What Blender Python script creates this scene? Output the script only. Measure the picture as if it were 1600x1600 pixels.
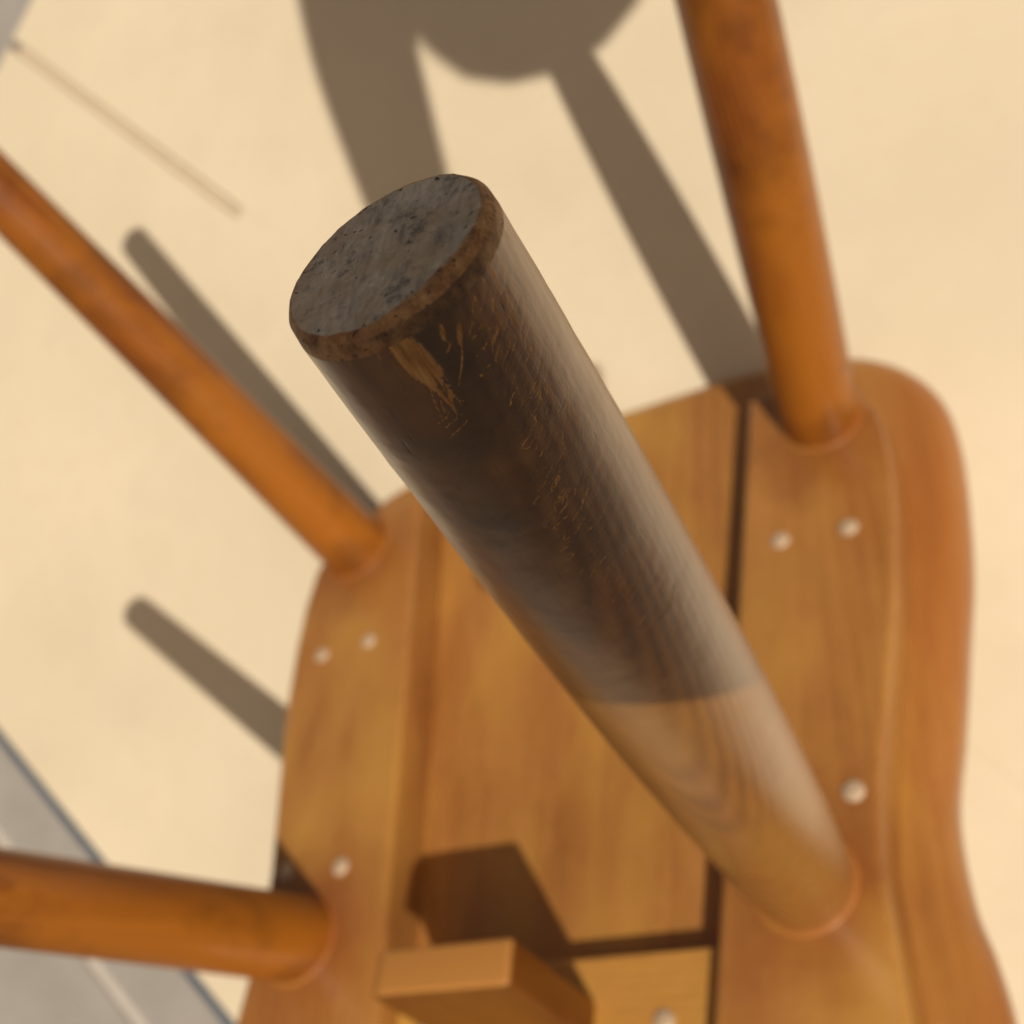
import bpy, bmesh, math
import numpy as np
from mathutils import Vector, Matrix

# ------------------------------------------------------------------ camera, sky, sun, exposure
scene = bpy.context.scene
for o in list(bpy.data.objects):
    bpy.data.objects.remove(o, do_unlink=True)
COL = scene.collection

CAM = Vector((0.22816, 0.08028, 0.64873))
C_RIGHT = Vector((0.8736, -0.18291, -0.45097))
C_UP = Vector((0.24812, 0.96459, 0.08942))
C_BACK = Vector((0.41865, -0.19001, 0.88805))
cam_data = bpy.data.cameras.new('Camera')
cam = bpy.data.objects.new('Camera', cam_data)
COL.objects.link(cam)
cam.matrix_world = Matrix(((C_RIGHT.x, C_UP.x, C_BACK.x, CAM.x),
                           (C_RIGHT.y, C_UP.y, C_BACK.y, CAM.y),
                           (C_RIGHT.z, C_UP.z, C_BACK.z, CAM.z),
                           (0, 0, 0, 1)))
cam_data.sensor_width = 36.0
cam_data.lens = 36.0 * 1744.73 / 1600.0
cam_data.clip_start = 0.005
cam_data.clip_end = 200.0
cam_data.dof.use_dof = True
cam_data.dof.focus_distance = 0.142
cam_data.dof.aperture_fstop = 17.0
cam_data.dof.aperture_blades = 7
scene.camera = cam

SUN_DIR = Vector((-0.40768, 0.16699, -0.89773)).normalized()     # the way the light travels
world = bpy.data.worlds.new('World')
scene.world = world
world.use_nodes = True
wn = world.node_tree
sky = wn.nodes.new('ShaderNodeTexSky')
sky.sky_type = 'NISHITA'
sky.sun_disc = False
sky.sun_elevation = math.asin(-SUN_DIR.z)
sky.sun_rotation = math.atan2(-SUN_DIR.x, -SUN_DIR.y)
sky.air_density = 0.6
sky.dust_density = 5.0
sky.ozone_density = 0.3
tint = wn.nodes.new('ShaderNodeMix'); tint.data_type = 'RGBA'; tint.blend_type = 'MULTIPLY'      # the photograph's warm white balance
tint.inputs[0].default_value = 1.0; tint.inputs[7].default_value = (1.0, 0.86, 0.66, 1)
wn.links.new(sky.outputs['Color'], tint.inputs[6])
wn.links.new(tint.outputs[2], wn.nodes['Background'].inputs['Color'])
wn.nodes['Background'].inputs['Strength'].default_value = 0.06
sun_data = bpy.data.lights.new('Sun', 'SUN')
sun_data.energy = 3.35
sun_data.angle = math.radians(0.53)
sun_data.color = (1.0, 0.93, 0.82)
sun = bpy.data.objects.new('Sun', sun_data)
COL.objects.link(sun)
sun.rotation_euler = SUN_DIR.to_track_quat('-Z', 'Y').to_euler()
sun.location = (0.8, -0.3, 2.0)
scene.view_settings.view_transform = 'Standard'
scene.view_settings.look = 'None'
scene.view_settings.exposure = 0.0
scene.view_settings.gamma = 1.0
scene.view_settings.use_curve_mapping = False
scene.render.engine = 'CYCLES'

# ------------------------------------------------------------------ helpers
def make_obj(name, verts, faces, mat=None, parent=None, smooth=True):
    me = bpy.data.meshes.new(name)
    me.from_pydata([tuple(v) for v in verts], [], faces)
    me.validate()
    bm = bmesh.new(); bm.from_mesh(me)
    bmesh.ops.recalc_face_normals(bm, faces=bm.faces)
    bm.to_mesh(me); bm.free()
    if smooth:
        me.polygons.foreach_set('use_smooth', [len(p.vertices) <= 4 for p in me.polygons])      # flat caps, smooth rims
    if mat:
        me.materials.append(mat)
    o = bpy.data.objects.new(name, me)
    COL.objects.link(o)
    if parent:
        o.parent = parent
    return o

def tag(o, label, cat, group=None):
    o['label'] = label; o['category'] = cat
    if group: o['group'] = group
    return o

def catmull(pts, n=8, closed=True):
    P = [np.array(p, float) for p in pts]; out = []; N = len(P)
    rng = range(N) if closed else range(N - 1)
    for i in rng:
        if closed:
            a, b, c, d = P[i - 1], P[i], P[(i + 1) % N], P[(i + 2) % N]
        else:
            a, b, c, d = P[max(i - 1, 0)], P[i], P[i + 1], P[min(i + 2, N - 1)]
        for k in range(n):
            t = k / n
            out.append(0.5 * ((2 * b) + (c - a) * t + (2 * a - 5 * b + 4 * c - d) * t * t + (3 * b - a - 3 * c + d) * t ** 3))
    return np.array(out)

def round_poly(pts, radii, n=7):
    """round the corners of a polygon (2D)"""
    out = []; N = len(pts)
    for i in range(N):
        p = np.array(pts[i], float); a = np.array(pts[i - 1], float); b = np.array(pts[(i + 1) % N], float)
        r = radii[i]
        u = (a - p) / np.linalg.norm(a - p); v = (b - p) / np.linalg.norm(b - p)
        if r <= 0:
            out.append(p); continue
        ang = math.acos(np.clip(u @ v, -1, 1)); t = r / math.tan(ang / 2)
        p0 = p + u * t; p1 = p + v * t
        c = p + (u + v) / np.linalg.norm(u + v) * r / math.sin(ang / 2)
        a0 = math.atan2(*(p0 - c)[::-1]); a1 = math.atan2(*(p1 - c)[::-1])
        da = (a1 - a0 + math.pi) % (2 * math.pi) - math.pi
        for k in range(n + 1):
            t_ = a0 + da * k / n
            out.append(c + r * np.array([math.cos(t_), math.sin(t_)]))
    return np.array(out)

def slab(outline, z_top, z_bot, r_top, r_bot, n=6):
    """closed slab with rounded rims from a 2D outline (counter-clockwise); r = rim radius"""
    O = np.asarray(outline); N = len(O)
    tan = np.roll(O, -1, 0) - np.roll(O, 1, 0)
    tan /= np.linalg.norm(tan, axis=1)[:, None] + 1e-12
    nor = np.stack([tan[:, 1], -tan[:, 0]], 1)               # outward for ccw
    area = np.sum(O[:, 0] * np.roll(O[:, 1], -1) - np.roll(O[:, 0], -1) * O[:, 1])
    if area < 0: nor = -nor
    prof = []
    for k in range(n + 1):
        t = math.pi / 2 * (1 - k / n)
        prof.append((r_top * (1 - math.cos(t)), z_top - r_top * (1 - math.sin(t))))
    for k in range(n + 1):
        t = math.pi / 2 * k / n
        prof.append((r_bot * (1 - math.cos(t)), z_bot + r_bot * (1 - math.sin(t))))
    V = []; F = []
    for ins, z in prof:
        q = O - nor * ins
        V += [(x, y, z) for x, y in q]
    R = len(prof)
    for k in range(R - 1):
        for i in range(N):
            j = (i + 1) % N
            F.append((k * N + i, k * N + j, (k + 1) * N + j, (k + 1) * N + i))
    F.append(tuple(range(N))); F.append(tuple((R - 1) * N + i for i in reversed(range(N))))
    return V, F

class NT:
    """small node-tree builder"""
    def __init__(s, name):
        s.m = bpy.data.materials.new(name); s.m.use_nodes = True
        s.t = s.m.node_tree; s.n = s.t.nodes; s.b = s.n['Principled BSDF']
    def new(s, typ, **kw):
        nd = s.n.new(typ)
        for k, v in kw.items():
            setattr(nd, k, v)
        return nd
    def link(s, a, b): s.t.links.new(a, b)
    def put(s, sock, v):
        if hasattr(v, 'is_output'): s.link(v, sock)
        else: sock.default_value = v
    def math(s, op, a, b=None, c=None, clamp=False):
        nd = s.new('ShaderNodeMath', operation=op); nd.use_clamp = clamp
        s.put(nd.inputs[0], a)
        if b is not None: s.put(nd.inputs[1], b)
        if c is not None: s.put(nd.inputs[2], c)
        return nd.outputs[0]
    def coords(s): return s.new('ShaderNodeTexCoord').outputs['Object']
    def mapping(s, vec, loc=(0, 0, 0), rot=(0, 0, 0), scale=(1, 1, 1)):
        nd = s.new('ShaderNodeMapping'); s.link(vec, nd.inputs['Vector'])
        nd.inputs['Location'].default_value = loc; nd.inputs['Rotation'].default_value = rot; nd.inputs['Scale'].default_value = scale
        return nd.outputs[0]
    def noise(s, vec, scale, detail=4, rough=0.55, dist=0.0):
        nd = s.new('ShaderNodeTexNoise'); s.link(vec, nd.inputs['Vector'])
        nd.inputs['Scale'].default_value = scale; nd.inputs['Detail'].default_value = detail
        nd.inputs['Roughness'].default_value = rough; nd.inputs['Distortion'].default_value = dist
        return nd.outputs['Fac']
    def ramp(s, fac, stops):
        nd = s.new('ShaderNodeValToRGB'); s.link(fac, nd.inputs['Fac'])
        el = nd.color_ramp.elements
        while len(el) > 1: el.remove(el[-1])
        el[0].position = stops[0][0]; el[0].color = (*stops[0][1], 1) if hasattr(stops[0][1], '__len__') else (stops[0][1],) * 3 + (1,)
        for p, c in stops[1:]:
            e = el.new(p); e.color = (*c, 1) if hasattr(c, '__len__') else (c, c, c, 1)
        return nd.outputs['Color']
    def mix(s, fac, a, b, blend='MIX'):
        nd = s.new('ShaderNodeMix', data_type='RGBA', blend_type=blend)
        s.put(nd.inputs[0], fac)
        for sock, v in ((nd.inputs[6], a), (nd.inputs[7], b)):
            if hasattr(v, 'is_output'): s.link(v, sock)
            else: sock.default_value = (*v, 1)
        return nd.outputs[2]
    def attr(s, name): return s.new('ShaderNodeAttribute', attribute_name=name).outputs['Fac']
    def bump(s, h, dist, strength=1.0, normal=None):
        nd = s.new('ShaderNodeBump'); s.link(h, nd.inputs['Height'])
        nd.inputs['Distance'].default_value = dist; nd.inputs['Strength'].default_value = strength
        if normal is not None: s.link(normal, nd.inputs['Normal'])
        return nd.outputs[0]

def wood(name, light, mid, dark, axis='Z', ring=3.2, ring_mix=0.5, rough=0.38, coat=0.35, coat_rough=0.22, offs=(0.035, 0.01, 0.0), tilt=(0.05, 0.04, 0), bump=0.00012, dirt=0.12, spec=0.35, warp_amt=0.016, ring_dist=1.0, profile='SAW'):
    """varnished wood; the grain runs along the object's own axis"""
    t = NT(name)
    co = t.coords()
    if axis == 'Y': co = t.mapping(co, rot=(math.radians(90), 0, 0))
    if axis == 'X': co = t.mapping(co, rot=(0, math.radians(90), 0))
    warp = t.new('ShaderNodeTexNoise'); t.link(t.mapping(co, scale=(1, 1, 0.18)), warp.inputs['Vector'])
    warp.inputs['Scale'].default_value = 22; warp.inputs['Detail'].default_value = 2
    wv = t.new('ShaderNodeVectorMath', operation='SCALE'); t.link(warp.outputs['Color'], wv.inputs[0]); wv.inputs['Scale'].default_value = warp_amt
    wc = t.new('ShaderNodeVectorMath', operation='ADD'); t.link(co, wc.inputs[0]); t.link(wv.outputs[0], wc.inputs[1])
    w = t.new('ShaderNodeTexWave', wave_type='RINGS', rings_direction='Z', wave_profile=profile)
    t.link(t.mapping(wc.outputs[0], loc=offs, rot=tilt), w.inputs['Vector'])
    w.inputs['Scale'].default_value = 2 * math.pi / (20 * ring * 0.001)
    w.inputs['Distortion'].default_value = ring_dist; w.inputs['Detail'].default_value = 2; w.inputs['Detail Scale'].default_value = 1.0
    streak = t.noise(t.mapping(co, scale=(1, 1, 0.035)), 420, 5, 0.65)
    patch = t.noise(t.mapping(co, loc=(3, 1, 2), scale=(1, 1, 0.4)), 24, 3, 0.5)
    broad = t.noise(t.mapping(co, scale=(1, 1, 0.25)), 30, 3, 0.5)
    pores = t.noise(t.mapping(co, scale=(1, 1, 0.06)), 1900, 2, 0.5)
    f = t.math('ADD', t.math('MULTIPLY', w.outputs['Fac'], ring_mix * 0.55), t.math('MULTIPLY', streak, 0.38))
    f = t.math('ADD', f, t.math('MULTIPLY_ADD', broad, 0.7, -0.20))
    col = t.ramp(f, [(0.12, dark), (0.48, mid), (0.85, light)])
    col = t.mix(t.math('MULTIPLY', t.ramp(pores, [(0.30, 1.0), (0.42, 0.0)]), 0.35), col, tuple(c * 0.35 for c in dark))
    col = t.mix(t.ramp(patch, [(0.40, 0.0), (0.66, 0.8)]), col, (light[0] * 0.98, light[1] * 1.03, light[2] * 0.75))
    blotch = t.noise(co, 16, 4, 0.6)
    col = t.mix(t.math('MULTIPLY', t.ramp(blotch, [(0.5, 0.0), (0.75, 1.0)]), dirt), col, tuple(c * 0.55 for c in dark))
    t.link(col, t.b.inputs['Base Color'])
    rg = t.math('MULTIPLY_ADD', t.noise(co, 60, 4, 0.6), 0.25, rough - 0.12)
    t.link(rg, t.b.inputs['Roughness'])
    t.b.inputs['Coat Weight'].default_value = coat
    t.b.inputs['Specular IOR Level'].default_value = spec
    t.link(t.math('MULTIPLY_ADD', blotch, 0.2, coat_rough - 0.08), t.b.inputs['Coat Roughness'])
    h = t.math('ADD', t.math('MULTIPLY', streak, 1.0), t.math('MULTIPLY', pores, 0.5))
    t.link(t.bump(h, bump, 0.6), t.b.inputs['Normal'])
    t.col = col; t.h = h; t.co = co
    return t

SEAT_L, SEAT_M, SEAT_D = (0.51, 0.240, 0.066), (0.41, 0.172, 0.042), (0.27, 0.092, 0.019)
LEG_L, LEG_M, LEG_D = (0.37, 0.118, 0.014), (0.215, 0.056, 0.008), (0.085, 0.020, 0.003)
t = wood('seat_wood', SEAT_L, SEAT_M, SEAT_D, 'Y', ring=9, ring_mix=0.25, offs=(0.02, 0.05, 0))
sep = t.new('ShaderNodeSeparateXYZ'); t.link(t.co, sep.inputs[0])                  # redder stain on the seat's outer margins
ax_ = t.math('ADD', t.math('ABSOLUTE', sep.outputs['X']), t.math('MULTIPLY_ADD', t.noise(t.co, 40, 3), 0.02, -0.01))
t.link(t.mix(t.ramp(t.math('MULTIPLY_ADD', ax_, 25.0, -3.6), [(0.2, 0.0), (0.9, 0.75)]), t.col, (0.37, 0.125, 0.026)), t.b.inputs['Base Color'])
m_seat = t.m
t = wood('batten_wood', SEAT_L, SEAT_M, SEAT_D, 'Y', ring=7, ring_mix=0.25, offs=(-0.1, 0.03, 0), coat=0.5)
bco = t.coords(); sep = t.new('ShaderNodeSeparateXYZ'); t.link(bco, sep.inputs[0])                # stain pooled round the leg sockets
stain_f = None
for (px_, py_) in ((0.141, 0.112), (0.118, -0.112)):
    dx_ = t.math('SUBTRACT', t.math('ABSOLUTE', sep.outputs['X']), px_); dy_ = t.math('SUBTRACT', sep.outputs['Y'], py_)
    dd_ = t.math('SQRT', t.math('ADD', t.math('MULTIPLY', dx_, dx_), t.math('MULTIPLY', dy_, dy_)))
    dd_ = t.math('ADD', dd_, t.math('MULTIPLY_ADD', t.noise(bco, 45, 4), 0.04, -0.02))
    f_ = t.math('MULTIPLY_ADD', dd_, -28.0, 1.45, clamp=True)
    stain_f = f_ if stain_f is None else t.math('MAXIMUM', stain_f, f_)
t.link(t.mix(t.math('MULTIPLY', stain_f, 0.8), t.col, (0.235, 0.070, 0.014)), t.b.inputs['Base Color'])
m_batten = t.m
m_cross = wood('cross_board_wood', (0.60, 0.31, 0.075), (0.52, 0.25, 0.052), SEAT_M, 'X', ring=5, ring_mix=0.3).m
t = wood('tenon_wood', (0.22, 0.075, 0.013), (0.15, 0.046, 0.008), (0.09, 0.026, 0.004), 'Z', ring=4, coat=0.15, spec=0.2)           # dark sides, the end paler
sep = t.new('ShaderNodeSeparateXYZ'); t.link(t.co, sep.inputs[0])
zz = t.math('ADD', sep.outputs['Z'], t.math('MULTIPLY_ADD', t.noise(t.co, 300, 4), 0.0016, -0.0008))
t.link(t.mix(t.ramp(t.math('MULTIPLY_ADD', zz, 400.0, -20.8), [(0.25, 0.0), (0.75, 1.0)]), t.col, (0.42, 0.185, 0.045)), t.b.inputs['Base Color'])
m_tenon = t.m
m_leg = wood('leg_wood', LEG_L, LEG_M, LEG_D, 'Z', ring=3.0, ring_mix=0.9, dirt=0.85, coat=0.3, spec=0.3, warp_amt=0.008).m

# ------------------------------------------------------------------ floor
E1 = Vector((0.656, -0.755, 0)).normalized(); E2 = Vector((-E1.y, E1.x, 0)) * 1.0
if E2.x < 0: E2 = -E2

t = NT('cream_tile'); co = t.coords()
n1 = t.noise(co, 5, 4, 0.55); n2 = t.noise(co, 60, 5, 0.6); n3 = t.noise(co, 900, 2, 0.5)
c = t.ramp(n1, [(0.28, (0.66, 0.55, 0.380)), (0.72, (0.755, 0.632, 0.448))])
c = t.mix(t.math('MULTIPLY', t.ramp(n2, [(0.45, 0.0), (0.75, 1.0)]), 0.25), c, (0.65, 0.52, 0.335))
c = t.mix(t.math('MULTIPLY', t.ramp(t.noise(co, 420, 3, 0.6), [(0.66, 0.0), (0.74, 1.0)]), 0.35), c, (0.50, 0.40, 0.27))      # grit and pores
c = t.mix(t.math('MULTIPLY', t.ramp(t.noise(t.mapping(co, loc=(7, 3, 0)), 11, 6, 0.7), [(0.52, 0.0), (0.72, 1.0)]), 0.22), c, (0.60, 0.49, 0.35))
t.link(c, t.b.inputs['Base Color'])
t.link(t.math('MULTIPLY_ADD', n2, 0.2, 0.42), t.b.inputs['Roughness'])
t.link(t.bump(t.math('ADD', n2, t.math('MULTIPLY', n3, 0.3)), 0.0002, 0.5), t.b.inputs['Normal'])
m_cream = t.m
t = NT('cream_grout'); co = t.coords()
c = t.ramp(t.noise(co, 160, 4, 0.6), [(0.35, (0.51, 0.42, 0.30)), (0.7, (0.64, 0.53, 0.385))])
t.link(c, t.b.inputs['Base Color']); t.b.inputs['Roughness'].default_value = 0.8
t.link(t.bump(t.noise(co, 700, 3), 0.0006), t.b.inputs['Normal'])
m_grout = t.m
t = NT('grey_tile'); co = t.coords()
c = t.ramp(t.noise(co, 14, 6, 0.65), [(0.3, (0.30, 0.27, 0.235)), (0.7, (0.36, 0.325, 0.285))])
c = t.mix(t.math('MULTIPLY', t.ramp(t.noise(co, 70, 4, 0.7), [(0.62, 0.0), (0.72, 1.0)]), 0.4), c, (0.22, 0.2, 0.18))
t.link(c, t.b.inputs['Base Color']); t.b.inputs['Roughness'].default_value = 0.55
t.link(t.bump(t.noise(co, 300, 4), 0.0003), t.b.inputs['Normal'])
m_grey = t.m
t = NT('grey_grout'); co = t.coords()
c = t.ramp(t.noise(co, 120, 4), [(0.3, (0.46, 0.41, 0.35)), (0.7, (0.54, 0.48, 0.41))])
t.link(c, t.b.inputs['Base Color']); t.b.inputs['Roughness'].default_value = 0.8
m_ggrout = t.m
t = NT('added_dark_ground'); co = t.coords()  # added unseen ground, kept dark for the leg's reflection
c = t.ramp(t.noise(co, 9, 6, 0.65), [(0.3, (0.035, 0.030, 0.026)), (0.7, (0.065, 0.056, 0.048))])
t.link(c, t.b.inputs['Base Color']); t.b.inputs['Roughness'].default_value = 0.75
t.link(t.bump(t.noise(co, 200, 4), 0.0006), t.b.inputs['Normal'])
m_dark = t.m
t = NT('blue_grey_edge'); co = t.coords()  # flat blue-grey strip for the dark line at the joint
c = t.ramp(t.noise(co, 80, 3), [(0.3, (0.085, 0.105, 0.13)), (0.7, (0.13, 0.155, 0.185))])
t.link(c, t.b.inputs['Base Color']); t.b.inputs['Roughness'].default_value = 0.45; t.b.inputs['Metallic'].default_value = 0.2
m_edge = t.m

floor = make_obj('floor', [(-15, -15, -0.012), (15, -15, -0.012), (15, 15, -0.012), (-15, 15, -0.012)], [(0, 1, 2, 3)], m_grout, smooth=False)
floor['kind'] = 'structure'

def tile(name, u0, u1, v0, v1, mat, z1=0.0, z0=-0.0115, bev=0.0008, parent=floor):
    """a rectangular piece in the tile grid (u along E1, v along E2) with an eased edge"""
    def P(u, v, z): q = E1 * u + E2 * v; return (q.x, q.y, z)
    V = []
    for ins, z in ((0, z0), (0, z1 - bev), (bev, z1)):
        V += [P(u0 + ins, v0 + ins, z), P(u1 - ins, v0 + ins, z), P(u1 - ins, v1 - ins, z), P(u0 + ins, v1 - ins, z)]
    F = [(0, 3, 2, 1), (8, 9, 10, 11)]
    for k in (0, 4):
        for i in range(4):
            j = (i + 1) % 4
            F.append((k + i, k + j, k + 4 + j, k + 4 + i))
    return make_obj(name, V, F, mat, parent, smooth=False)

U_B, U_S, V_S, V_B = -0.887, -0.549, 0.140, -0.331
# cream tiles: a cut one by the grey border, then full ones; cream stops at U_E, where added dark slabs begin
U_E, V_D = 0.330, -0.640
tile('cream_tile', U_B, U_S - 0.0003, V_B, V_S - 0.009, m_cream, bev=0.0004)
tile('cream_tile', U_S + 0.0003, U_E, V_B, V_S - 0.00005, m_cream, bev=0.0001)
tile('cream_tile', U_B, U_E, V_S + 0.00005, 0.94, m_cream, bev=0.0001)
for k in range(4):
    tile('cream_tile', U_B, U_E, 0.942 + 0.8 * k, 1.740 + 0.8 * k, m_cream)
# grey border tiles along two sides
tile('edge_strip', U_B, U_E, V_B - 0.0095, V_B - 0.001, m_edge, z1=-0.001)
for u0, u1 in ((-1.55, U_E),):
    tile('grey_tile', u0, u1, -0.395, V_B - 0.0105, m_grey, z1=-0.0015)
    tile('grey_tile', u0, u1, V_D, -0.406, m_grey, z1=-0.0015)
tile('grey_grout', -1.55, U_E, -0.4055, -0.3955, m_ggrout, z1=-0.003)
for k in range(6):
    tile('grey_tile', -1.55, U_B - 0.0015, -0.3285 + 0.6 * k, 0.2695 + 0.6 * k, m_grey, z1=-0.0015)
# added dark slabs out of view, giving the near leg something dark to reflect
for i in range(6):
    for j in range(7):
        tile('added_dark_slab', U_E + 0.004 + 0.7 * i, U_E + 0.7 * (i + 1), V_D + 0.7 * j, V_D + 0.696 + 0.7 * j, m_dark, z1=-0.002)
for i in range(9):
    for j in range(4):
        tile('added_dark_slab', -2.13 + 0.7 * i, -1.434 + 0.7 * i, V_D - 0.004 - 0.7 * (j + 1), V_D - 0.008 - 0.7 * j, m_dark, z1=-0.002)

# ------------------------------------------------------------------ the chair, upside down on its front edge and its back
TILT = math.radians(33.41922679)
chair = bpy.data.objects.new('wooden_chair', None)
COL.objects.link(chair)
chair.location = (0.0, 0.1036, 0.157)
# chair frame: +Z out of the seat's underside, +Y to the seat's front
chair.matrix_world = Matrix.Translation((0.0, 0.1036, 0.157)) @ Matrix.Rotation(-TILT, 4, 'X')
tag(chair, 'varnished brown wooden chair with round splayed legs, turned upside down on cream tiles', 'chair')

half = [(0.0, 0.2065), (0.05, 0.2075), (0.10, 0.2070), (0.138, 0.2015), (0.165, 0.189), (0.184, 0.170), (0.1955, 0.146), (0.1988, 0.119),
        (0.1972, 0.083), (0.192, 0.038), (0.1852, 0.004), (0.1757, -0.042), (0.1690, -0.070), (0.1672, -0.090), (0.1685, -0.116),
        (0.1722, -0.134), (0.1746, -0.156), (0.173, -0.180), (0.160, -0.200), (0.13, -0.208), (0.06, -0.210)]
ring = half + [(0.0, -0.2105)] + [(-x, y) for x, y in reversed(half[1:])]
outline = catmull(ring, 6)[::-1]
ZP = -0.028
V, F = slab(outline, ZP, -0.0615, 0.014, 0.0165, 9)
seat = make_obj('seat', V, F, m_seat, chair)

def batten(sx):
    pts = [(0.1060 if sx > 0 else 0.1005, 0.149), (0.0760 if sx > 0 else 0.0640, -0.195), (0.149, -0.195), (0.1465, -0.150), (0.1450, -0.110), (0.1475, -0.082), (0.1555, -0.040), (0.1650, 0.010), (0.1700, 0.057), (0.1712, 0.085), (0.1695, 0.112), (0.158, 0.137), (0.138, 0.149)]
    rad = [0.006, 0.006, 0.010, 0.05, 0.03, 0.04, 0.06, 0.06, 0.04, 0.02, 0.016, 0.016, 0.016]
    o = round_poly([(sx * x, y) for x, y in pts], rad, 5)
    if sx < 0: o = o[::-1]
    V, F = slab(o, 0.0, ZP - 0.0015, 0.0030, 0.0003, 5)
    return make_obj('batten', V, F, m_batten, chair)
battens = {s: batten(s) for s in (-1, 1)}

# cross board at the back between the battens, with the backrest's tongue standing out of it
V, F = slab(round_poly([(-0.0703, -0.131), (-0.0642, -0.196), (0.0756, -0.196), (0.0813, -0.131)], [0.003] * 4, 4), -0.0135, ZP - 0.001, 0.0015, 0.0003, 3)
cross = make_obj('cross_board', V, F, m_cross, chair)

def box_rounded(x0, x1, y0, y1, z0, z1, r, name, mat, parent, seg=4):
    bm = bmesh.new()
    bmesh.ops.create_cube(bm, size=1.0)
    for v in bm.verts:
        v.co = Vector((x0 if v.co.x < 0 else x1, y0 if v.co.y < 0 else y1, z0 if v.co.z < 0 else z1))
    bmesh.ops.bevel(bm, geom=bm.edges[:], offset=r, segments=seg, affect='EDGES', profile=0.5)
    me = bpy.data.meshes.new(name); bm.to_mesh(me); bm.free()
    me.polygons.foreach_set('use_smooth', [True] * len(me.polygons))
    me.materials.append(mat)
    o = bpy.data.objects.new(name, me); COL.objects.link(o); o.parent = parent
    return o
# tongue: slab in the XZ plane (rounded outer corners), thickness along Y
o2 = round_poly([(-0.0330, -0.064), (0.0255, -0.064), (0.0255, 0.055), (-0.0345, 0.055)], [0.001, 0.001, 0.0025, 0.007], 6)
V, F = slab(o2, 0.0082, -0.0082, 0.0018, 0.0018, 4)
V = [(x, -0.1560 + w, z) for x, z, w in V]
tenon = make_obj('backrest_tenon', V, F, m_tenon, chair)

# backrest board below the seat, its top edge on the floor
bo = catmull([(0, -0.0), (0.05, 0.0), (0.075, 0.01), (0.085, 0.06), (0.115, 0.12), (0.14, 0.19), (0.135, 0.25), (0.10, 0.285), (0.05, 0.297), (0.0, 0.30),
              (-0.05, 0.297), (-0.10, 0.285), (-0.135, 0.25), (-0.14, 0.19), (-0.115, 0.12), (-0.085, 0.06), (-0.075, 0.01), (-0.05, 0.0)], 5)
V, F = slab(bo, 0.011, -0.011, 0.006, 0.006, 4)
A0 = np.array([0, -0.160, -0.056]); dirb = np.array([0, -0.30, -1.0]); dirb /= np.linalg.norm(dirb); nb = np.array([0, dirb[2], -dirb[1]])
# stretch so that the far edge reaches the floor plane
GH = 0.188; GY = math.tan(TILT)
kk = (-GH + GY * A0[1] - A0[2]) / (dirb[2] - GY * dirb[1])
V = [tuple(A0 + np.array([x, 0, 0]) + dirb * (y * (kk + 0.004) / 0.30) + nb * w) for x, y, w in V]
backrest = make_obj('backrest', V, F, m_seat, chair)

# screws: pale domed heads
t = NT('screw_head'); co = t.coords()
c = t.ramp(t.noise(co, 300, 3), [(0.3, (0.42, 0.29, 0.175)), (0.7, (0.57, 0.42, 0.28))])
t.link(c, t.b.inputs['Base Color']); t.b.inputs['Roughness'].default_value = 0.5
m_screw = t.m
def dome_mesh(r=0.0046, h=0.0019, n=20, k=6):
    V = [(0, 0, h)]; F = []
    for j in range(1, k + 1):
        a = math.pi / 2 * j / k
        for i in range(n):
            b = 2 * math.pi * i / n
            V.append((r * math.sin(a) * math.cos(b), r * math.sin(a) * math.sin(b), h * math.cos(a)))
    for i in range(n):
        V.append((r * math.cos(2 * math.pi * i / n), r * math.sin(2 * math.pi * i / n), -0.002))
    F += [(0, 1 + i, 1 + (i + 1) % n) for i in range(n)]
    for j in range(k):
        for i in range(n):
            a, b = 1 + j * n + i, 1 + j * n + (i + 1) % n
            F.append((a, a + n, b + n, b))
    return V, F
V, F = dome_mesh()
scr0 = make_obj('screw', V, F, m_screw, battens[1])
first = True
for s in (-1, 1):
    for (x, y) in ((0.1165, 0.0475), (0.1480, 0.0455), (0.1040, -0.0835), (0.1372, -0.0825)):
        o = scr0 if first else scr0.copy()
        if not first: COL.objects.link(o)
        first = False
        o.parent = battens[s]; o.location = (s * x, y, 0.0)
for s in (-1, 1):
    o = scr0.copy(); COL.objects.link(o); o.parent = cross; o.location = (s * 0.0545, -0.1575, -0.0135)

# eased, glue-stained rims of the leg sockets
m_socket = wood('socket_wood', SEAT_M, (0.33, 0.10, 0.022), SEAT_D, 'Z', rough=0.5, coat=0.1).m
def socket(bx, by, r, ax, ay, s):
    V = []; F = []; n = 64; k = 10
    for i in range(n):
        a = 2 * math.pi * i / n
        for j in range(k):
            c = 2 * math.pi * j / k
            rr = r + 0.0006 + 0.0017 * math.cos(c)
            V.append((bx + rr * math.cos(a) * (1 + ax), by + rr * math.sin(a) * (1 + ay), 0.0008 * math.sin(c)))
    for i in range(n):
        for j in range(k):
            F.append((i * k + j, ((i + 1) % n) * k + j, ((i + 1) % n) * k + (j + 1) % k, i * k + (j + 1) % k))
    return make_obj('socket_rim', V, F, m_socket, battens[s])
socket(-0.14114, 0.12028, 0.0205, 0.012, 0.012, -1); socket(0.14150, 0.11750, 0.0184, 0.012, 0.012, 1)
socket(-0.12032, -0.11605, 0.0190, 0.01, 0.025, -1); socket(0.11477, -0.11470, 0.0189, 0.012, 0.02, 1)

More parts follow.
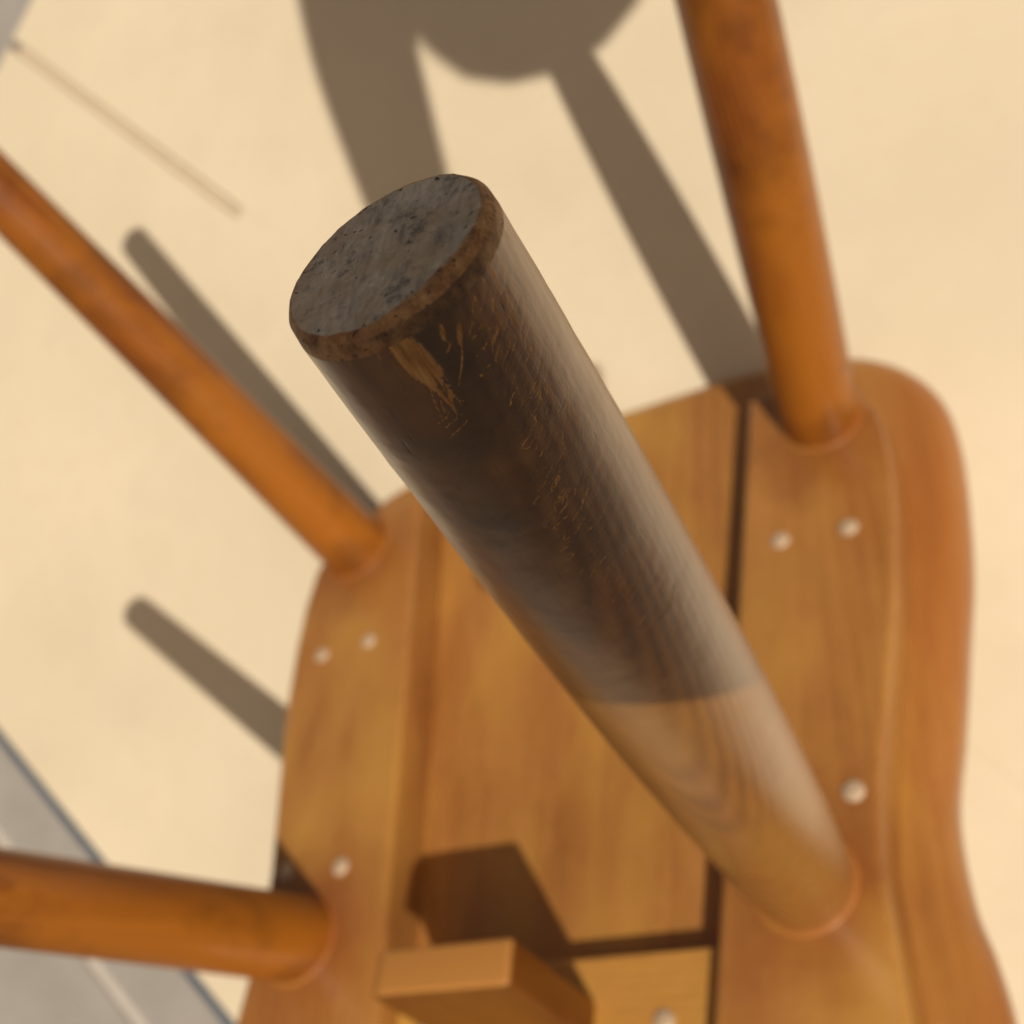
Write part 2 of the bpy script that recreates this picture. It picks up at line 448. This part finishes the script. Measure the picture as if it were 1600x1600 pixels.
# ------------------------------------------------------------------ legs
def vnoise(shape, seed):
    return np.random.default_rng(seed).random(shape)
def fbm_grid(u, v, seed, octaves=4, pu=None):
    """value noise over arrays u (periodic with integer period pu) and v"""
    out = np.zeros_like(u); amp = 1; tot = 0; f = 1
    for o in range(octaves):
        G = vnoise((257, 257), seed + o)
        uu = u * f; vv = v * f
        iu = np.floor(uu).astype(int); iv = np.floor(vv).astype(int)
        fu = uu - iu; fv = vv - iv; fu = fu * fu * (3 - 2 * fu); fv = fv * fv * (3 - 2 * fv)
        P = int(pu * f) if pu else 257
        a = G[(iu % P) % 257, iv % 257]; b = G[((iu + 1) % P) % 257, iv % 257]
        c = G[(iu % P) % 257, (iv + 1) % 257]; d = G[((iu + 1) % P) % 257, (iv + 1) % 257]
        out += amp * ((a * (1 - fu) + b * fu) * (1 - fv) + (c * (1 - fu) + d * fu) * fv)
        tot += amp; amp *= 0.5; f *= 2
    return out / tot

CUT_N = np.array([0, -0.095, 1.0]); CUT_N /= np.linalg.norm(CUT_N)
def leg_frame(b, f):
    b = np.array(b); f = np.array(f); a = f - b; L = np.linalg.norm(a); a /= L
    ex = np.array([1, 0, 0]) - a[0] * a; ex /= np.linalg.norm(ex); ey = np.cross(a, ex)
    return a, ex, ey, L

def make_leg(b, f, r0, r1, mat_side, mat_end, nang=96, vs=None, detail=False, sink=0.02):
    a, ex, ey, L = leg_frame(b, f)
    th = np.linspace(0, 2 * np.pi, nang, endpoint=False)
    if vs is None: vs = np.linspace(-sink, L - 0.004, 60)
    cn = np.array([CUT_N @ ex, CUT_N @ ey, CUT_N @ a])
    if isinstance(r0, tuple):                                       # a turned, slightly swelling leg
        prof = lambda z: r0[0] + r0[1] * np.clip(z / L, 0, 1) + r0[2] * np.clip(z / L, 0, 1) ** 2
    else:
        prof = lambda z: r0 + (r1 - r0) * np.clip(z / L, -0.1, 1)
    cx, cy = np.cos(th), np.sin(th)
    rows = []
    lean = 0.10 if detail else 0.0                                  # this foot was cut a little askew
    zoff = lambda r: lean * r * np.cos(th + math.radians(85)) - (cn[0] * cx + cn[1] * cy) * r / cn[2]        # height of the cut plane at radius r
    ch = 0.0023
    for z in vs:
        r = prof(z); w = np.clip((z - (L - 0.06)) / 0.056, 0, 1)
        rows.append(np.stack([r * cx, r * cy, z + zoff(r) * w], 1))
    rt = prof(L)
    wear = 0.0
    if detail:
        wear = 0.0003 * (fbm_grid(th / (2 * np.pi) * 10, np.zeros_like(th), 5, 4, 10) - 0.5)
    for k in range(1, 13):                                          # eased, worn rim
        s = k / 12
        chv = 0.0008 + 0.0011 * np.exp(-(((np.degrees(th) + 40 + 180) % 360 - 180) / 55) ** 2) if detail else ch
        ins = chv * (0.90 * s + 0.10 * s * s); up = chv * 1.15 * (1 - (1 - s) ** 1.25)
        r = rt - ins * (1 + wear * 300) if detail else rt - ins
        z = L - 0.0006 - chv * 1.15 + up if detail else L - 0.00325 + up
        rows.append(np.stack([r * cx, r * cy, np.full_like(th, 1.0) * z + zoff(rt - ins)], 1))
    rows = np.array(rows)
    zend = (rows[-1, :, 2] - zoff(np.hypot(rows[-1, :, 0], rows[-1, :, 1]))).max()
    nside = len(rows)
    rin = np.hypot(rows[-1, :, 0], rows[-1, :, 1])
    caps = []
    ncap = 40 if detail else 4
    for k in range(1, ncap):
        r = rin * (1 - k / ncap)
        caps.append(np.stack([r * cx, r * cy, zend + zoff(r)], 1))
    allr = np.concatenate([rows, np.array(caps)], 0)
    V = allr.reshape(-1, 3).copy()
    R = len(allr)
    idx = np.arange(R * nang).reshape(R, nang)
    q = np.stack([idx[:-1], np.roll(idx, -1, 1)[:-1], np.roll(idx, -1, 1)[1:], idx[1:]], -1).reshape(-1, 4)
    V = np.concatenate([V, [[0, 0, zend]]]); ctr = len(V) - 1
    tri = [(int(idx[-1, i]), int(idx[-1, (i + 1) % nang]), ctr) for i in range(nang)]
    rowid = np.concatenate([np.repeat(np.arange(R), nang), [R]])
    ang = np.concatenate([np.tile(th, R), [0]])
    info = dict(rowid=rowid, ang=ang, nside=nside, L=L, nv=len(vs), zend=zend, rt=rt)
    return V, q, tri, (a, ex, ey, L), info

def link_leg(V, q, tri, frame, b, mats, nside, nang, nv, attrs=None):
    me = bpy.data.meshes.new('leg')
    faces = q.tolist() + tri
    me.from_pydata(V.tolist(), [], faces)
    me.polygons.foreach_set('use_smooth', [True] * len(me.polygons))
    for m_ in mats: me.materials.append(m_)
    nq_side = (nv - 1) * nang
    mi = np.ones(len(faces), int); mi[:nq_side] = 0
    me.polygons.foreach_set('material_index', mi)
    if attrs:
        for k, arr in attrs.items():
            at = me.attributes.new(k, 'FLOAT', 'POINT'); at.data.foreach_set('value', arr.astype(np.float32))
    me.update()
    o = bpy.data.objects.new('leg', me); COL.objects.link(o); o.parent = chair
    a, ex, ey, L = frame
    o.matrix_local = Matrix(((ex[0], ey[0], a[0], b[0]), (ex[1], ey[1], a[1], b[1]), (ex[2], ey[2], a[2], b[2]), (0, 0, 0, 1)))
    return o

# dirty end of a leg
def foot_material(name, detail):
    t = NT(name); co = t.coords()
    g = t.mapping(co, rot=(0, 0, math.radians(38)), scale=(1, 0.32, 1))
    n1 = t.noise(g, 330, 6, 0.7, 0.6); n2 = t.noise(g, 1100, 4, 0.65); n3 = t.noise(co, 130, 4, 0.6)
    col = t.ramp(t.math('ADD', t.math('MULTIPLY', n1, 0.6), t.math('MULTIPLY', n2, 0.4)),
                 [(0.36, (0.10, 0.096, 0.10)), (0.45, (0.36, 0.32, 0.275)), (0.56, (0.53, 0.475, 0.40)), (0.70, (0.72, 0.67, 0.60))])
    col = t.mix(t.ramp(n3, [(0.42, 0.0), (0.62, 0.75)]), col, (0.40, 0.30, 0.19))
    cl = t.ramp(t.noise(t.mapping(co, loc=(0.3, 0.1, 0)), 210, 6, 0.75), [(0.56, 0.0), (0.64, 0.85)])
    col = t.mix(cl, col, (0.085, 0.088, 0.10))
    pits = t.ramp(t.noise(co, 720, 2, 0.5), [(0.27, 1.0), (0.33, 0.0)])
    col = t.mix(pits, col, (0.012, 0.012, 0.014))
    rough = 0.55
    if detail:
        rim = t.attr('rim')
        k = t.math('ADD', rim, t.math('MULTIPLY_ADD', t.noise(co, 300, 6, 0.75), 1.0, -0.50))
        brown = t.ramp(t.noise(t.mapping(co, scale=(1, 1, 0.6)), 500, 5, 0.7), [(0.3, (0.14, 0.062, 0.020)), (0.5, (0.38, 0.19, 0.072)), (0.7, (0.54, 0.31, 0.13))])
        brown = t.mix(t.ramp(t.noise(t.mapping(co, scale=(1, 1, 1)), 1500, 3, 0.6), [(0.30, 1.0), (0.38, 0.0)]), brown, (0.02, 0.01, 0.005))
        col = t.mix(t.ramp(k, [(0.36, 0.0), (0.56, 1.0)]), col, brown)
        dk = t.math('ADD', t.attr('dark'), t.math('MULTIPLY_ADD', t.noise(co, 600, 4, 0.7), 0.5, -0.25))
        col = t.mix(t.ramp(dk, [(0.22, 0.0), (0.80, 0.9)]), col, (0.016, 0.010, 0.006))
    t.link(col, t.b.inputs['Base Color'])
    t.link(t.math('MULTIPLY_ADD', n2, 0.35, 0.36), t.b.inputs['Roughness'])
    h = t.math('ADD', t.math('MULTIPLY', n1, 1.0), t.math('MULTIPLY', n2, 0.6))
    h = t.math('SUBTRACT', h, t.math('MULTIPLY', pits, 1.2))
    t.link(t.bump(h, 0.00045, 0.8), t.b.inputs['Normal'])
    return t.m
m_foot = foot_material('worn_foot', False)
m_foot_near = foot_material('worn_foot_close', True)

# side of the leg seen close: darkened with grime and painted shade, with wear drawn in per-vertex masks
t = wood('leg_wood_close', (0.37, 0.155, 0.034), (0.24, 0.082, 0.014), (0.115, 0.034, 0.006), 'Z', ring=2.1, ring_mix=0.66, rough=0.40, coat=1.0, coat_rough=0.27, spec=0.33, warp_amt=0.007, ring_dist=0.9, profile='SIN', offs=(-0.014, 0.082, 0.0), tilt=(0.11, 0.03, 0), bump=0.00006, dirt=0.20)
raw = t.ramp(t.noise(t.mapping(t.co, scale=(1, 1, 0.08)), 1500, 4, 0.7), [(0.3, (0.20, 0.085, 0.022)), (0.5, (0.42, 0.20, 0.058)), (0.7, (0.56, 0.31, 0.11))])
dirtc = t.ramp(t.noise(t.co, 900, 4, 0.6), [(0.3, (0.016, 0.009, 0.004)), (0.7, (0.05, 0.026, 0.010))])
dk = t.math('ADD', t.attr('dark'), t.math('MULTIPLY_ADD', t.noise(t.co, 420, 5, 0.7), 0.6, -0.30))
base = t.mix(t.math('MULTIPLY', t.attr('stain'), 0.95, clamp=True), t.col, (0.045, 0.021, 0.009))  # grime and painted shade darken the wood colour
col = t.mix(t.ramp(dk, [(0.22, 0.0), (0.85, 0.88)]), base, dirtc)
wr = t.math('ADD', t.attr('wear'), t.math('MULTIPLY_ADD', t.noise(t.mapping(t.co, scale=(1, 1, 0.2)), 1300, 4, 0.7), 0.5, -0.25))
wf = t.ramp(wr, [(0.40, 0.0), (0.60, 1.0)])
col = t.mix(wf, col, raw)
t.link(col, t.b.inputs['Base Color'])
t.b.inputs['Coat IOR'].default_value = 1.52
cw = t.math('MULTIPLY_ADD', wf, -0.95, 1.0)
t.link(cw, t.b.inputs['Coat Weight'])
grit = t.noise(t.co, 1400, 3, 0.6)
hh = t.math('ADD', t.h, t.math('MULTIPLY', grit, t.math('MULTIPLY_ADD', t.attr('rough_zone'), 1.0, 0.12)))
t.link(t.bump(hh, 0.00016, 0.7), t.b.inputs['Normal'])
m_leg_near = t.m

LEGS = {'UL': ((-0.14114, 0.12028, 0.0), (-0.20023, 0.17654, 0.37121), 0.0205, 0.0130),
        'UR': ((0.14150, 0.11750, 0.0), (0.19155, 0.16830, 0.37121), (0.0184, 0.0066, -0.0106), None),
        'LL': ((-0.12032, -0.11605, 0.0), (-0.16509, -0.19782, 0.33670), 0.0190, 0.0140)}
for k, (b, f, r0, r1) in LEGS.items():
    V, q, tri, fr, info = make_leg(b, f, r0, r1, m_leg, m_foot)
    link_leg(V, q, tri, fr, b, (m_leg, m_foot), info['nside'], 96, info['nv'])

# the leg in focus
b, f = (0.11477, -0.11470, 0.0), (0.16774, -0.18370, 0.34015)
L = np.linalg.norm(np.array(f) - np.array(b))
NA = 420
vs = np.concatenate([np.linspace(-0.02, L - 0.135, 110, endpoint=False), np.linspace(L - 0.135, L - 0.004, 500)])
V, q, tri, fr, info = make_leg(b, f, (0.0189, 0.00775, -0.01225), None, None, None, NA, vs, True)
ang = (np.degrees(info['ang']) + 180) % 360 - 180
rowid = info['rowid']
z = V[:, 2].copy(); z[:len(vs) * NA] = np.repeat(vs, NA)              # distance along the leg, square to its own end
side = rowid < info['nv']
wear = np.zeros(len(V)); dark = np.zeros(len(V)); rim = np.zeros(len(V)); rz = np.zeros(len(V)); dep = np.zeros(len(V))
R_HERE = np.hypot(V[:, 0], V[:, 1])
def stroke(a0, z0, a1, z1, w, target, val=1.0, bend=0.0, depth=0.0, fade=0.3):
    """a worn line on the leg from (angle, height) to (angle, height); w in metres"""
    n = 24
    ts = np.linspace(0, 1, n)
    A = a0 + (a1 - a0) * ts + bend * np.sin(np.pi * ts); Z = z0 + (z1 - z0) * ts
    lo, hi = min(z0, z1) - 0.002, max(z0, z1) + 0.002
    sel = np.where(side & (z > lo) & (z < hi) & (ang > min(A.min(), a1) - 12) & (ang < max(A.max(), a0) + 12))[0]
    if len(sel) == 0: return
    r = R_HERE[sel]
    best = np.full(len(sel), 9.0); bt = np.zeros(len(sel))
    for i in range(n - 1):
        ax = np.radians(A[i]) * r; az = Z[i]; bx = np.radians(A[i + 1]) * r; bz = Z[i + 1]
        px = np.radians(ang[sel]) * r; pz = z[sel]
        dx, dz = bx - ax, bz - az
        tt = np.clip(((px - ax) * dx + (pz - az) * dz) / (dx * dx + dz * dz + 1e-15), 0, 1)
        d = np.hypot(px - ax - tt * dx, pz - az - tt * dz)
        m = d < best
        best[m] = d[m]; bt[m] = (i + tt[m]) / (n - 1)
    ww = w * (1 - fade + fade * np.sin(np.pi * np.clip(bt, 0.03, 0.97)))
    mk = np.clip(1.4 - best / ww, 0, 1) * val
    target[sel] = np.maximum(target[sel], mk)
    if depth: dep[sel] = np.minimum(dep[sel], -depth * np.clip(1.4 - best / ww, 0, 1))
rng = np.random.default_rng(4)
# big raw chip just under the rim and its splinter tail
for i in range(7):
    a_ = -84.5 + 1.5 * i
    stroke(a_, L - 0.0040, a_ + 2.0, L - 0.0085 - 0.004 * math.sin(math.pi * i / 6), 0.00032, wear, 0.85, 0, 0.00022, 0.5)
for i in range(40):
    t_ = rng.random(); a_ = -85 + 11.5 * t_ + 0.5 * rng.normal()
    z0_ = 0.0040 + 0.0012 * rng.random() + 0.0045 * rng.random() ** 3
    z1_ = z0_ + 0.0025 + 0.0062 * rng.random() * (0.55 + 0.45 * math.sin(math.pi * t_))
    stroke(a_, L - z0_, a_ + 1.5 + 2.0 * rng.random(), L - z1_, 0.00012 + 0.00018 * rng.random(), wear, 0.55 + 0.45 * rng.random(), 0, 0.00024, 0.6)
for i in range(14):
    a_ = -80 + 9 * rng.random(); z0_ = 0.0115 + 0.003 * rng.random()
    stroke(a_, L - z0_, a_ + 2.0 * rng.normal() - 1, L - z0_ - 0.002 - 0.004 * rng.random(), 0.00007 + 0.00005 * rng.random(), wear, 0.5 + 0.4 * rng.random(), rng.normal(), 0.00008)
for i in range(12):
    a_ = -84 + 10 * rng.random(); z0_ = 0.006 + 0.004 * rng.random()
    stroke(a_, L - z0_, a_ + 1.5, L - z0_ - 0.002, 0.00009, dark, 0.9, 0, 0.0001)
stroke(-68, L - 0.0135, -55, L - 0.0078, 0.00013, wear, 0.9, 1)
stroke(-57, L - 0.0086, -53, L - 0.0066, 0.0004, wear, 0.9, 0, 0.0001)
stroke(-62, L - 0.0068, -60, L - 0.0050, 0.00035, wear, 0.8, 0, 0.0001)
stroke(-64, L - 0.0085, -62, L - 0.0070, 0.0002, wear, 0.7, 2)
for (a_, zz) in ((-88, .0178), (-85, .0188), (-82, .0200), (-86, .0205)):
    stroke(a_, L - zz, a_ + 9, L - zz + 0.0012, 0.00012, wear, 0.8, 2.0)
# fields of short curved scratches along the turn of the leg
for i in range(300):
    zz = 0.007 + 0.105 * rng.random() ** 1.2
    a_ = -52 + 0.9 * (rng.normal() * 10) - 120 * (zz - 0.01) * 0.9 + 8 * math.sin(zz * 90)
    ln = 3 + 6 * rng.random()
    sl = 0.0005 + 0.0016 * rng.random()
    stroke(a_, L - zz, a_ + ln, L - zz + sl, 0.00007 + 0.00010 * rng.random(), wear if rng.random() < 0.6 else dark, 0.5 + 0.45 * rng.random(), 2.5 * rng.normal(), 0.00002)
for i in range(60):                                        # dark nicks and specks
    zz = 0.006 + 0.10 * rng.random(); a_ = -110 + 130 * rng.random()
    stroke(a_, L - zz, a_ + 0.6 * rng.normal(), L - zz - 0.0005 - 0.003 * rng.random() ** 3, 0.00011, dark, 0.9, 0, 0.00004)
for i in range(26):                                        # frayed edge under the rim
    a_ = -150 + 150 * rng.random()
    stroke(a_, L - 0.0040, a_ + rng.normal(), L - 0.0050 - 0.0022 * rng.random(), 0.00018, wear, 0.6 * rng.random() + 0.2, 0)
uu = info['ang'] / (2 * np.pi)
nz = fbm_grid(uu * 12, z * 140, 31, 4, 12)
nz2 = fbm_grid(uu * 40, z * 300, 77, 3, 40)
top = np.clip((z - (L - 0.0058)) / 0.0018, 0, 1)
# ring of dirt under the rim, strongest on the turn facing the chair's side
face = np.exp(-((ang + 45) / 42) ** 2)
dark = np.maximum(dark, top * (0.15 + 0.55 * face) * (0.1 + 1.5 * nz))
dark = np.maximum(dark, np.exp(-((ang + 66) / 17) ** 2) * np.clip((z - (L - 0.05)) / 0.03, 0, 1) * 0.45 * (0.3 + 1.3 * nz2))
# grime plus painted-in shade towards the foot, strongest on the camera side
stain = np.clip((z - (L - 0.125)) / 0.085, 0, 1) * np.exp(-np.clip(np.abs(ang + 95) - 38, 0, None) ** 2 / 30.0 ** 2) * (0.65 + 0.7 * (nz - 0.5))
dark[~side] = 0
nS = info['nside']
k_rim = np.clip((rowid - info['nv']) / 12.0, 0, 3)
# 0 on the face, 1 on the eased rim
rim = np.where(rowid < nS, 1.0, np.clip(1.0 - (rowid - nS + 1) / 5.0, 0, 1) * (0.15 + 0.85 * face))
ei = (~side) & (rowid < info['nv'] + 3)
dark[ei] = np.clip(0.22 + 0.38 * face[ei], 0, 1) * (0.5 + nz[ei])
rz = np.exp(-((ang + 45) / 34) ** 2) * np.clip((z - (L - 0.10)) / 0.06, 0, 1)
# relief: dents, a wavy worn rim, an uneven end
radial = np.stack([np.cos(info['ang']), np.sin(info['ang']), np.zeros(len(V))], 1)
amp = np.where(side, 0.00009, 0.00020) * np.clip((z - (L - 0.14)) / 0.05, 0, 1)
V += radial * ((nz - 0.5) * amp * 2 + (nz2 - 0.5) * amp * 0.5 + dep)[:, None]
capm = rowid >= nS - 2
gx = fbm_grid(V[:, 0] * 260 + 40, V[:, 1] * 260 + 40, 9, 4); gx2 = fbm_grid(V[:, 0] * 1100 + 90, V[:, 1] * 1100 + 90, 19, 3)
V[capm, 2] += (gx[capm] - 0.5) * 0.00055 + (gx2[capm] - 0.5) * 0.00022
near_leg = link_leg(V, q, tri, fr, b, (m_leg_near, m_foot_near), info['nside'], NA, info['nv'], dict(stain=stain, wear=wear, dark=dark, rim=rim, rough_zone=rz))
near_leg['label'] = 'leg with a dirty worn foot and chipped rim'

# ------------------------------------------------------------------ the photographer, whose shadow falls across the floor
def cloth(name, col, rough=0.85):
    t = NT(name); co = t.coords()
    c = t.ramp(t.noise(co, 40, 4), [(0.3, tuple(x * 0.8 for x in col)), (0.7, col)])
    t.link(c, t.b.inputs['Base Color']); t.b.inputs['Roughness'].default_value = rough
    t.link(t.bump(t.noise(co, 700, 3), 0.0005), t.b.inputs['Normal'])
    return t.m
m_shirt = cloth('grey_shirt', (0.22, 0.22, 0.24))
m_skin = cloth('skin', (0.50, 0.30, 0.21), 0.55)
m_hair = cloth('dark_hair', (0.03, 0.022, 0.018), 0.6)
m_camera = cloth('black_camera_shell', (0.03, 0.03, 0.032), 0.5)
m_glass = cloth('lens_glass', (0.01, 0.01, 0.014), 0.08)
m_trousers = cloth('blue_trousers', (0.06, 0.08, 0.13))

joints = {
 'pelvis': ((0.80, 1.02, 0.42), 0.145), 'waist': ((0.78, 0.98, 0.60), 0.13), 'chest': ((0.69, 0.84, 0.85), 0.145), 'upper': ((0.62, 0.72, 0.99), 0.11),
 'neck': ((0.555, 0.58, 1.045), 0.055), 'jaw': ((0.415, 0.431, 1.000), 0.070), 'head': ((0.489, 0.382, 1.015), 0.100), 'crown': ((0.50, 0.392, 1.085), 0.090),
 'sh_a': ((0.455, 0.735, 1.00), 0.062), 'el_a': ((0.255, 0.520, 0.845), 0.048), 'fa_a': ((0.238, 0.430, 0.805), 0.043), 'wr_a': ((0.222, 0.255, 0.715), 0.029), 'pa_a': ((0.252, 0.185, 0.690), 0.036), 'kn_a': ((0.262, 0.150, 0.680), 0.030),
 'sh_b': ((0.80, 0.66, 1.03), 0.062), 'el_b': ((0.88, 0.50, 0.78), 0.048), 'wr_b': ((0.74, 0.52, 0.60), 0.030), 'pa_b': ((0.67, 0.54, 0.57), 0.032),
 'hip_a': ((0.70, 1.06, 0.40), 0.10), 'knee_a': ((0.55, 0.80, 0.52), 0.065), 'calf_a': ((0.60, 0.93, 0.28), 0.055), 'ank_a': ((0.64, 1.04, 0.075), 0.04), 'toe_a': ((0.56, 0.90, 0.035), 0.036),
 'hip_b': ((0.90, 0.98, 0.40), 0.10), 'knee_b': ((0.83, 0.68, 0.52), 0.065), 'calf_b': ((0.88, 0.80, 0.28), 0.055), 'ank_b': ((0.92, 0.90, 0.075), 0.04), 'toe_b': ((0.84, 0.76, 0.035), 0.036)}
bones = [('pelvis', 'waist'), ('waist', 'chest'), ('chest', 'upper'), ('upper', 'neck'), ('neck', 'jaw'), ('jaw', 'head'), ('head', 'crown'),
 ('upper', 'sh_a'), ('sh_a', 'el_a'), ('el_a', 'fa_a'), ('fa_a', 'wr_a'), ('wr_a', 'pa_a'), ('pa_a', 'kn_a'),
 ('upper', 'sh_b'), ('sh_b', 'el_b'), ('el_b', 'wr_b'), ('wr_b', 'pa_b'),
 ('pelvis', 'hip_a'), ('hip_a', 'knee_a'), ('knee_a', 'calf_a'), ('calf_a', 'ank_a'), ('ank_a', 'toe_a'),
 ('pelvis', 'hip_b'), ('hip_b', 'knee_b'), ('knee_b', 'calf_b'), ('calf_b', 'ank_b'), ('ank_b', 'toe_b')]
# fingers: each a short chain rooted in the palm
def cpos(x, y, zb): return CAM + C_RIGHT * x + C_UP * y + C_BACK * zb     # position relative to the held camera
K = Vector(joints['kn_a'][0])
for i, dx in enumerate((-0.030, -0.010, 0.010, 0.030)):
    p0 = K + C_RIGHT * dx * 0.9
    p1 = cpos(0.008 + dx * 0.9, 0.058, 0.046); p2 = cpos(0.008 + dx * 0.9, 0.030 - 0.004 * (i % 3), 0.046)
    if i == 3: p0 = K + C_RIGHT * 0.034 + C_UP * 0.020                # forefinger knuckle, bent outwards
    joints['f%d0' % i] = (p0, 0.013); joints['f%d1' % i] = (p1, 0.0095); joints['f%d2' % i] = (p2, 0.008)
    bones += [('kn_a', 'f%d0' % i), ('f%d0' % i, 'f%d1' % i), ('f%d1' % i, 'f%d2' % i)]
joints['t0'] = (Vector(joints['pa_a'][0]) - C_RIGHT * 0.036, 0.013); joints['t1'] = (cpos(-0.028, 0.062, 0.020), 0.011); joints['t2'] = (cpos(-0.022, 0.048, 0.014), 0.009)
bones += [('pa_a', 't0'), ('t0', 't1'), ('t1', 't2')]
for i, dx in enumerate((-0.03, -0.01, 0.01, 0.03)):
    K2 = Vector(joints['pa_b'][0])
    joints['g%d0' % i] = (K2 + Vector((-0.035, dx, -0.005)), 0.010); joints['g%d1' % i] = (K2 + Vector((-0.075, dx * 1.1, -0.022)), 0.008)
    bones += [('pa_b', 'g%d0' % i), ('g%d0' % i, 'g%d1' % i)]
names = list(joints)
me = bpy.data.meshes.new('person')
me.from_pydata([tuple(joints[n][0]) for n in names], [(names.index(a), names.index(b)) for a, b in bones], [])
person = bpy.data.objects.new('person', me); COL.objects.link(person)
sk = person.modifiers.new('Skin', 'SKIN'); sk.use_smooth_shade = True
for i, n in enumerate(names):
    r = joints[n][1]; me.skin_vertices[0].data[i].radius = (r, r)
me.skin_vertices[0].data[0].use_root = True
ss = person.modifiers.new('Subdivision', 'SUBSURF'); ss.levels = 1; ss.render_levels = 2
me.materials.append(m_shirt)
tag(person, 'crouching person in grey clothes leaning over the chair, arm stretched out to hold a camera', 'person')

# the camera in that hand: body behind the lens opening
def cam_part(name, outline, zf, zb, mat, parent, r=0.004):
    V, F = slab(outline, -zf, -zb, r, r, 4)
    V = [tuple(cpos(x, y, -w)) for x, y, w in V]
    return make_obj(name, V, F, mat, parent)
body = round_poly([(-0.034, -0.031), (0.058, -0.031), (0.058, 0.034), (-0.034, 0.050)], [0.010, 0.006, 0.022, 0.006], 6)
held = bpy.data.objects.new('handheld_camera', None); COL.objects.link(held); held.location = cpos(0.014, 0.0, 0.02)
bpy.context.view_layer.update()
def under(o, p):
    o.parent = p; o.matrix_parent_inverse = p.matrix_world.inverted()
under(cam_part('camera_body', body, 0.012, 0.036, m_camera, None), held)
circ = lambda r, n=40: np.array([(r * math.cos(2 * math.pi * i / n), r * math.sin(2 * math.pi * i / n)) for i in range(n)])
barrel = cam_part('lens_barrel', circ(0.022), 0.004, 0.014, m_camera, None, 0.0015); under(barrel, held)
under(cam_part('lens_glass', circ(0.010), 0.0032, 0.006, m_glass, None, 0.0005), held)
under(cam_part('grip', round_poly([(0.038, -0.028), (0.054, -0.028), (0.054, 0.020), (0.038, 0.020)], [0.005] * 4, 4), 0.006, 0.014, m_camera, None, 0.002), held)
tag(held, 'black compact camera held in the crouching person\'s outstretched hand', 'camera')
